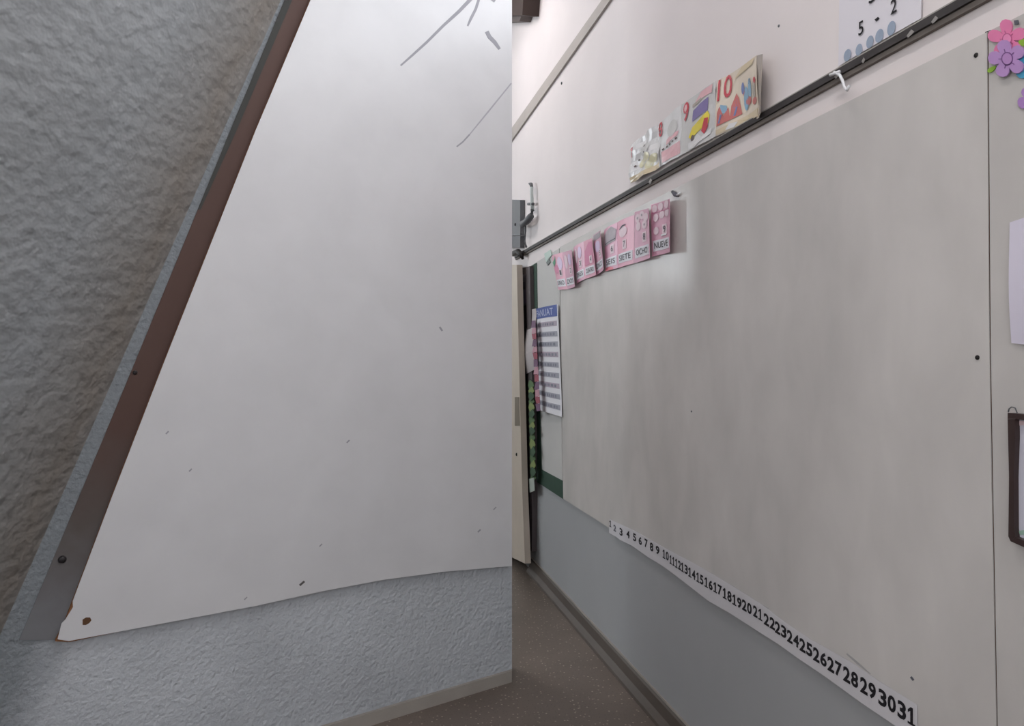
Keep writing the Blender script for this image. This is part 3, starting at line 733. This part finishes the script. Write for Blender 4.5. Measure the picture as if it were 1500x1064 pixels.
# --- number picture cards standing on the rail
def picture_cards():
    mk = lambda n, c: M(n, c, 0.22, 0.5)
    red = mk('red_numeral', (196, 60, 74)); cream = mk('cream_card', (222, 208, 190)); white = mk('shiny_white_card', (222, 220, 220)); grey = mk('greyish_card', (204, 202, 200))
    yel = mk('yellow_print', (226, 206, 60)); pur = mk('purple_print', (122, 108, 160)); sky = mk('sky_print', (134, 170, 196)); pnk = mk('rose_print', (226, 178, 184))
    dark = mk('dark_print', (92, 76, 76)); gold = mk('pale_gold_print', (222, 216, 180)); brick = mk('brick_print', (194, 104, 98)); blu = mk('blue_print', (110, 124, 176)); film = mk('film_edge', (170, 160, 150)); sand = mk('sand_print', (214, 196, 164))
    def start(tl, tr, br, bl, off, lab, mat):
        s = Sheet(WR, tl, tr, br, bl, off); e = empty('number_card', WR.px((bl[0]+br[0])/2, (bl[1]+br[1])/2)); tag(e, lab, 'card', 'number cards on the rail')
        s.mesh('sheet', mat, e, 12, 8); return s, e
    crk = lambda b, q: (lambda u, v: b+q*(math.sin(9*u+4*v)*math.sin(7*v-3*u)+1.0))
    s, e = start((925, 212), (965, 182), (967, 245), (923, 269), crk(0.008, 0.009), 'crumpled plastic-covered number card, leftmost on the rail', white)
    s.text('numeral', red, e, '7', 0.05, 0.62, 0.17, 0.86, 0.02); s.ell('shape_print', grey, e, 0.55, 0.62, 0.16, 0.16)
    for cu, cv in ((0.42, 0.34), (0.6, 0.42), (0.66, 0.22), (0.82, 0.3)): s.ell('animal_print', gold, e, cu, cv, 0.13, 0.10)
    for cu, cv in ((0.3, 0.47), (0.2, 0.36), (0.55, 0.56), (0.5, 0.74)): s.ell('dark_spot', dark, e, cu, cv, 0.03, 0.025, 0.0024)
    s.rect('base_strip', sand, e, 0.03, 0.0, 0.96, 0.13)
    s, e = start((965, 182), (998, 153), (998, 227), (967, 244), crk(0.009, 0.0025), 'pale number card with a red 8, left of the yellow car card', white)
    s.text('numeral', red, e, '8', 0.02, 0.66, 0.22, 0.99, 0.015); s.ell('shape_print', grey, e, 0.62, 0.66, 0.22, 0.17)
    s.rect('base_strip', pnk, e, 0.12, 0.05, 0.95, 0.30)
    for k in range(5): s.ell('dark_spot', dark, e, 0.2+k*0.15, 0.34+0.012*k, 0.05, 0.022, 0.0024)
    s.poly('animal_print', pnk, e, [(0.3, 0.40), (0.85, 0.44), (0.9, 0.52), (0.6, 0.55), (0.35, 0.50)])
    s, e = start((999, 153), (1048, 119), (1048, 200), (998, 227), crk(0.009, 0.0018), 'number card with red 9 and a yellow car picture', grey)
    s.text('numeral', red, e, '9', 0.08, 0.60, 0.26, 0.97, 0.02)
    s.ell('numeral_fill', pnk, e, 0.165, 0.855, 0.045, 0.07, 0.003)
    s.poly('block_print', pur, e, [(0.34, 0.52), (0.80, 0.56), (0.82, 0.80), (0.58, 0.78), (0.38, 0.72)])
    s.poly('top_print', pnk, e, [(0.42, 0.86), (0.92, 0.84), (0.94, 0.98), (0.6, 0.98)]); s.poly('top_stripe', film, e, [(0.36, 0.78), (0.62, 0.83), (0.62, 0.88), (0.36, 0.84)], 0.0022)
    s.poly('car_print', yel, e, [(0.24, 0.26), (0.34, 0.42), (0.55, 0.47), (0.80, 0.55), (0.86, 0.45), (0.82, 0.32), (0.5, 0.26), (0.3, 0.2)])
    s.poly('red_print', red, e, [(0.62, 0.24), (0.72, 0.44), (0.82, 0.42), (0.80, 0.26), (0.7, 0.16)], 0.0022)
    s.ell('dark_spot', dark, e, 0.36, 0.20, 0.05, 0.06, 0.0026)
    s.poly('white_print', white, e, [(0.24, 0.02), (0.22, 0.14), (0.42, 0.16), (0.5, 0.24), (0.62, 0.14), (0.9, 0.2), (0.88, 0.10), (0.6, 0.06), (0.4, -0.0)], 0.002)
    s, e = start((1051, 118), (1108, 81), (1112, 172), (1048, 200), lambda u, v: 0.009+0.003*math.sin(6*u+3*v)+0.012*u**4, 'cream number card with red 10, rightmost on the rail', cream)
    s.text('numeral', red, e, '10', 0.04, 0.60, 0.36, 0.99, 0.01)
    for pts, m_ in (([(0.04, 0.16), (0.36, 0.18), (0.30, 0.42), (0.20, 0.30), (0.10, 0.50), (0.05, 0.40)], brick), ([(0.34, 0.18), (0.60, 0.20), (0.52, 0.50), (0.46, 0.60), (0.36, 0.42)], brick), ([(0.10, 0.34), (0.28, 0.34), (0.26, 0.46), (0.12, 0.52)], sky), ([(0.40, 0.34), (0.54, 0.36), (0.50, 0.52), (0.42, 0.46)], blu)):
        s.poly('hand_print', m_, e, pts)
    for cu, cv, ru, rv, m_ in ((0.70, 0.42, 0.06, 0.20, sky), (0.80, 0.55, 0.045, 0.17, sky), (0.62, 0.62, 0.04, 0.10, blu), (0.92, 0.48, 0.04, 0.16, film), (0.76, 0.36, 0.07, 0.07, brick), (0.92, 0.30, 0.06, 0.06, brick), (0.94, 0.62, 0.035, 0.06, red), (0.80, 0.66, 0.03, 0.05, dark), (0.66, 0.52, 0.03, 0.05, brick)):
        s.ell('finger_print', m_, e, cu, cv, ru, rv, 0.0018)
    s.poly('stripe_print', blu, e, [(0.08, 0.20), (0.12, 0.20), (0.17, 0.34), (0.13, 0.34)], 0.0024); s.poly('stripe_print', blu, e, [(0.42, 0.22), (0.46, 0.22), (0.5, 0.36), (0.46, 0.36)], 0.0024)
    s.poly('base_print', sand, e, [(0.02, 0.02), (0.98, 0.03), (0.98, 0.16), (0.5, 0.12), (0.03, 0.10)]); s.poly('white_print', white, e, [(0.26, 0.03), (0.34, 0.12), (0.52, 0.10), (0.44, 0.02)], 0.0024)
    s.poly('top_print', sand, e, [(0.4, 0.86), (0.9, 0.90), (0.95, 0.99), (0.6, 0.98)])
    fl = Sheet(WR, (1107, 82), (1117, 79), (1113, 168), (1111, 172), lambda u, v: 0.014+0.03*u); fl.mesh('curled_edge', film, e, 4, 6)
picture_cards()

# --- subtraction sheet
def sum_sheet():
    P = lambda x: 520-0.583*(x-503)
    s = Sheet(WR, (1231, -120), (1352, -170), (1349, P(1349)), (1228, P(1228)), lambda u, v: 0.005+0.002*math.sin(3*u))
    e = empty('sum_sheet', WR.px(1290, P(1290))); tag(e, 'white sheet with the sum 5 - 2 above five blue dots', 'poster')
    s.mesh('sheet', M('cool_white_paper', (218, 214, 220), 0.55, 0.3), e, 8, 8)
    b = 0.0085; mb = M('blue_grey_dot', (148, 160, 178), 0.6, 0.3)
    for x, y, rx, ry in ((1241.0, 81, 5.2, 8.6), (1258, 73, 4.8, 8.6), (1274, 61.5, 5.2, 9.0), (1288, 52.5, 6, 9.6), (1305.5, 41.5, 6, 10.4)):
        pts = []
        for k in range(16):
            t = 2*math.pi*k/16; dx = rx*math.cos(t); pts.append((x+dx, y-0.58*dx+ry*math.sin(t)))
        wslab('dot', WR, pts, 0.0006, mb, e, b)
    def glyph(ch, cx, cy, w_, h_, bold):
        V, F = text2d(ch, bold)
        obj('numeral', [WR.px(cx+(x-0.5)*w_, cy-(y-0.5)*h_-0.58*(x-0.5)*w_, b+0.0006) for x, y in V], F, m_ink, e)
    glyph('5', 1261, 41, 7.5, 20, 0.01); glyph('2', 1309, 9, 9, 21, 0.01); glyph('3', 1278, -9, 11, 24, 0.0)
    ribbon('minus_sign', WR, [(1282, 30), (1287, 26)], 3.4, m_ink, e, b)
sum_sheet()

# --- number strip under the whiteboard
def strip():
    e = empty('number_strip', WR.px(1110, 925)); tag(e, 'long white paper strip printed 1 to 31 along the whiteboard bottom', 'number strip')
    top = [(893, 761), (930, 778), (963, 797), (1030, 833), (1070, 857), (1113, 884), (1150, 912), (1187, 937), (1244, 969), (1290, 1000), (1343, 1033)]
    bot = [(1343, 1085), (1309, 1062), (1263, 1031), (1210, 992.5), (1167, 963.5), (1140, 944), (1110, 925), (1068, 898), (1038, 881), (997, 849), (970, 829), (950, 817), (926, 800), (908, 791), (903, 787), (892, 781)]
    wslab('paper', WR, top+bot, 0.0012, M('strip_paper', (204, 201, 204), 0.6, 0.3, var=0.06), e, 0.0125)
    nums = [(1, 894, 767.5, 3.0, 9), (2, 900.5, 774, 3.5, 9), (3, 909.7, 779.7, 4.2, 10.5), (4, 920, 783, 4.2, 10.5), (5, 929.5, 787.5, 4.4, 11), (6, 937.8, 792.5, 4.4, 11.5), (7, 946.4, 796.5, 4.2, 12), (8, 954.4, 801.5, 4.6, 12), (9, 963.3, 806.5, 5, 12),
            (10, 975, 813.5, 9, 12.5), (11, 984.5, 821.5, 7.5, 12.5), (12, 993, 827, 8.5, 13), (13, 1002.3, 833, 10, 13), (14, 1013.3, 840.5, 10.5, 13.5), (15, 1025, 848, 10.5, 13.5), (16, 1037.7, 855.5, 12, 14), (17, 1051, 863, 12.5, 14.5), (18, 1065, 872, 13, 15), (19, 1079.3, 881.5, 13.5, 15), (20, 1094, 889.5, 14, 15.5), (21, 1110, 898.5, 13.5, 16),
            (22, 1127, 911, 16, 16.5), (23, 1143.5, 923, 16.5, 17), (24, 1161.5, 936, 17, 17.5), (25, 1180.5, 949, 18.5, 18.5), (26, 1201, 963, 19.5, 19.5), (27, 1222.5, 977.5, 20.5, 20.5), (28, 1246, 992.5, 21.5, 21.5), (29, 1271.5, 1009, 22.5, 22.5), (30, 1299.5, 1027.5, 25, 23.5), (31, 1328, 1045.5, 26, 25)]
    for k, cx, cy, w_, h_ in nums:
        V, F = digits2d(str(k), 0.034)
        w_ *= 1.08; h_ *= 1.04
        sl = 0.62
        m_ = m_ink_soft if k == 2 else m_ink
        obj('numeral', [WR.px(cx+(x-0.5)*w_, cy-(y-0.5)*h_+sl*(x-0.5)*w_, 0.0143) for x, y in V], F, m_, e)
strip()

# --- paper flowers, hanging sheet, framed sheet
def flowers():
    def petal(cx, cy, ang, ln, wd, tilt=0.0):
        pts = []
        for k in range(14):
            t = 2*math.pi*k/14; a = ln*0.5*(1+math.cos(t)); b = wd*math.sin(t)*(0.75+0.25*math.cos(t))
            pts.append((cx+a*math.cos(ang)-b*math.sin(ang), cy+a*math.sin(ang)+b*math.cos(ang)))
        return pts
    def ringpts(cx, cy, rx, ry, n=16): return [(cx+rx*math.cos(2*math.pi*k/n), cy+ry*math.sin(2*math.pi*k/n)) for k in range(n)]
    def flower(name, lab, cx, cy, col, ctr, line, n, ln, wd, a0, base, rx, ry):
        e = empty(name, WR.px(cx, cy+ln)); tag(e, lab, 'paper flower', 'paper flowers on the board')
        m_ = M(name+'_foam', col, 0.5, 0.3, var=0.06, vscale=30); ml = M(name+'_line', line, 0.6, 0.3)
        for k in range(n):
            a = a0+2*math.pi*k/n
            wslab('petal', WR, petal(cx+2*math.cos(a), cy+2*math.sin(a), a, ln, wd), 0.0022+0.0001*k, m_, e, base)
        wslab('centre_outline', WR, ringpts(cx, cy, rx, ry), 0.0034, ml, e, base)
        wslab('centre', WR, ringpts(cx, cy, rx*0.82, ry*0.82), 0.0042, M(name+'_centre', ctr, 0.5, 0.3), e, base)
        for k in range(5):
            a = 0.6+2*math.pi*k/5
            ribbon('petal_line', WR, [(cx+rx*1.0*math.cos(a), cy+ry*1.0*math.sin(a)), (cx+rx*1.5*math.cos(a), cy+ry*1.5*math.sin(a))], 0.9, ml, e, base+0.0028, 0.0005)
    flower('pink_paper_flower', 'pink paper flower at the top right, above the purple one', 1475, 57, (222, 126, 168), (222, 138, 178), (176, 92, 132), 5, 27, 11.5, -1.65, 0.0115, 7, 8.5)
    flower('blue_paper_flower', 'blue paper flower cut by the right edge beside the purple flower', 1512, 96, (86, 176, 214), (120, 196, 226), (60, 120, 160), 5, 25, 12.5, 2.6, 0.0115, 7, 8)
    flower('purple_paper_flower', 'purple paper flower with an outlined centre over the pink one', 1475, 86, (180, 142, 194), (176, 134, 186), (116, 80, 130), 5, 26, 12.5, 1.95, 0.0165, 8.4, 10)
    flower('lilac_paper_flower', 'lilac paper flower at the right edge, lowest of the flowers', 1512, 147, (172, 132, 192), (180, 140, 196), (112, 72, 124), 5, 20, 11, 2.9, 0.0115, 6, 7)
    for lab, cx, cy, a, ln, wd in (('green paper leaf left of the purple paper flower', 1459, 97, 2.55, 15, 4.2), ('green paper leaf at the right edge between pink and blue flowers', 1509, 66, 3.5, 18, 7)):
        o = wslab('paper_leaf', WR, petal(cx, cy, a, ln, wd), 0.002, M('bright_leaf_green', (138, 176, 60), 0.5, 0.3), None, 0.0115); tag(o, lab, 'paper leaf', 'green paper leaves')
    s = wslab('stray_mark', WR, [(1485, 30), (1491, 29), (1492, 35), (1486, 37)], 0.0012, m_ink_soft, None, 0.0145); tag(s, 'small grey tape dab at the top of the pink flower', 'tape')
    p = Sheet(WR, (1479, 326), (1570, 296), (1574, 512), (1481.5, 503), lambda u, v: 0.016+0.003*math.sin(4*v))
    k = empty('hanging_sheet', WR.px(1520, 506)); tag(k, 'plain lavender-white sheet of paper at the right edge', 'paper'); p.mesh('sheet', M('lavender_paper', (214, 208, 222), 0.6, 0.3), k, 8, 8)
    f = empty('framed_sheet', WR.px(1530, 812)); tag(f, 'dark brown framed sheet hanging at the right edge', 'picture frame')
    mf = M('dark_brown_frame', (58, 42, 40), 0.4, 0.4, var=0.15)
    wslab('frame_bar', WR, [(1476, 605), (1602, 618), (1602, 629), (1487, 614), (1476, 614)], 0.014, mf, f, 0.0115)
    wslab('frame_bar', WR, [(1476, 614.2), (1486.5, 614.2), (1487, 640), (1485, 700), (1485.5, 775), (1487, 787), (1480, 793), (1477, 786), (1478, 700)], 0.014, mf, f, 0.0115)
    wslab('frame_bar', WR, [(1480, 793.2), (1487.3, 787.2), (1603, 836), (1603, 848)], 0.014, mf, f, 0.0115)
    wslab('frame_bar', WR, [(1593, 628), (1602, 629.4), (1603, 835), (1594, 831)], 0.014, mf, f, 0.0115)
    wslab('sheet', WR, [(1485, 612), (1596, 625), (1597, 834), (1483, 788)], 0.004, M('mirror_white_sheet', (206, 204, 216), 0.25, 0.5, var=0.05), f, 0.0118)
    wslab('green_mark', WR, [(1492, 778), (1500, 777), (1512, 784), (1494, 784)], 0.0006, M('green_scribble', (150, 178, 164), 0.5, 0.3), f, 0.016)
    wslab('pink_mark', WR, [(1488, 616), (1500, 617), (1500, 623), (1488, 624)], 0.0006, M('pink_scribble', (206, 182, 186), 0.5, 0.3), f, 0.016)
    tube('hanger', [WR.px(1477, 604, 0.018), WR.px(1478, 599, 0.018), WR.px(1482, 596.5, 0.018), WR.px(1487, 598, 0.018), WR.px(1490, 605, 0.018)], 0.0010, m_metal_grey, f)
flowers()
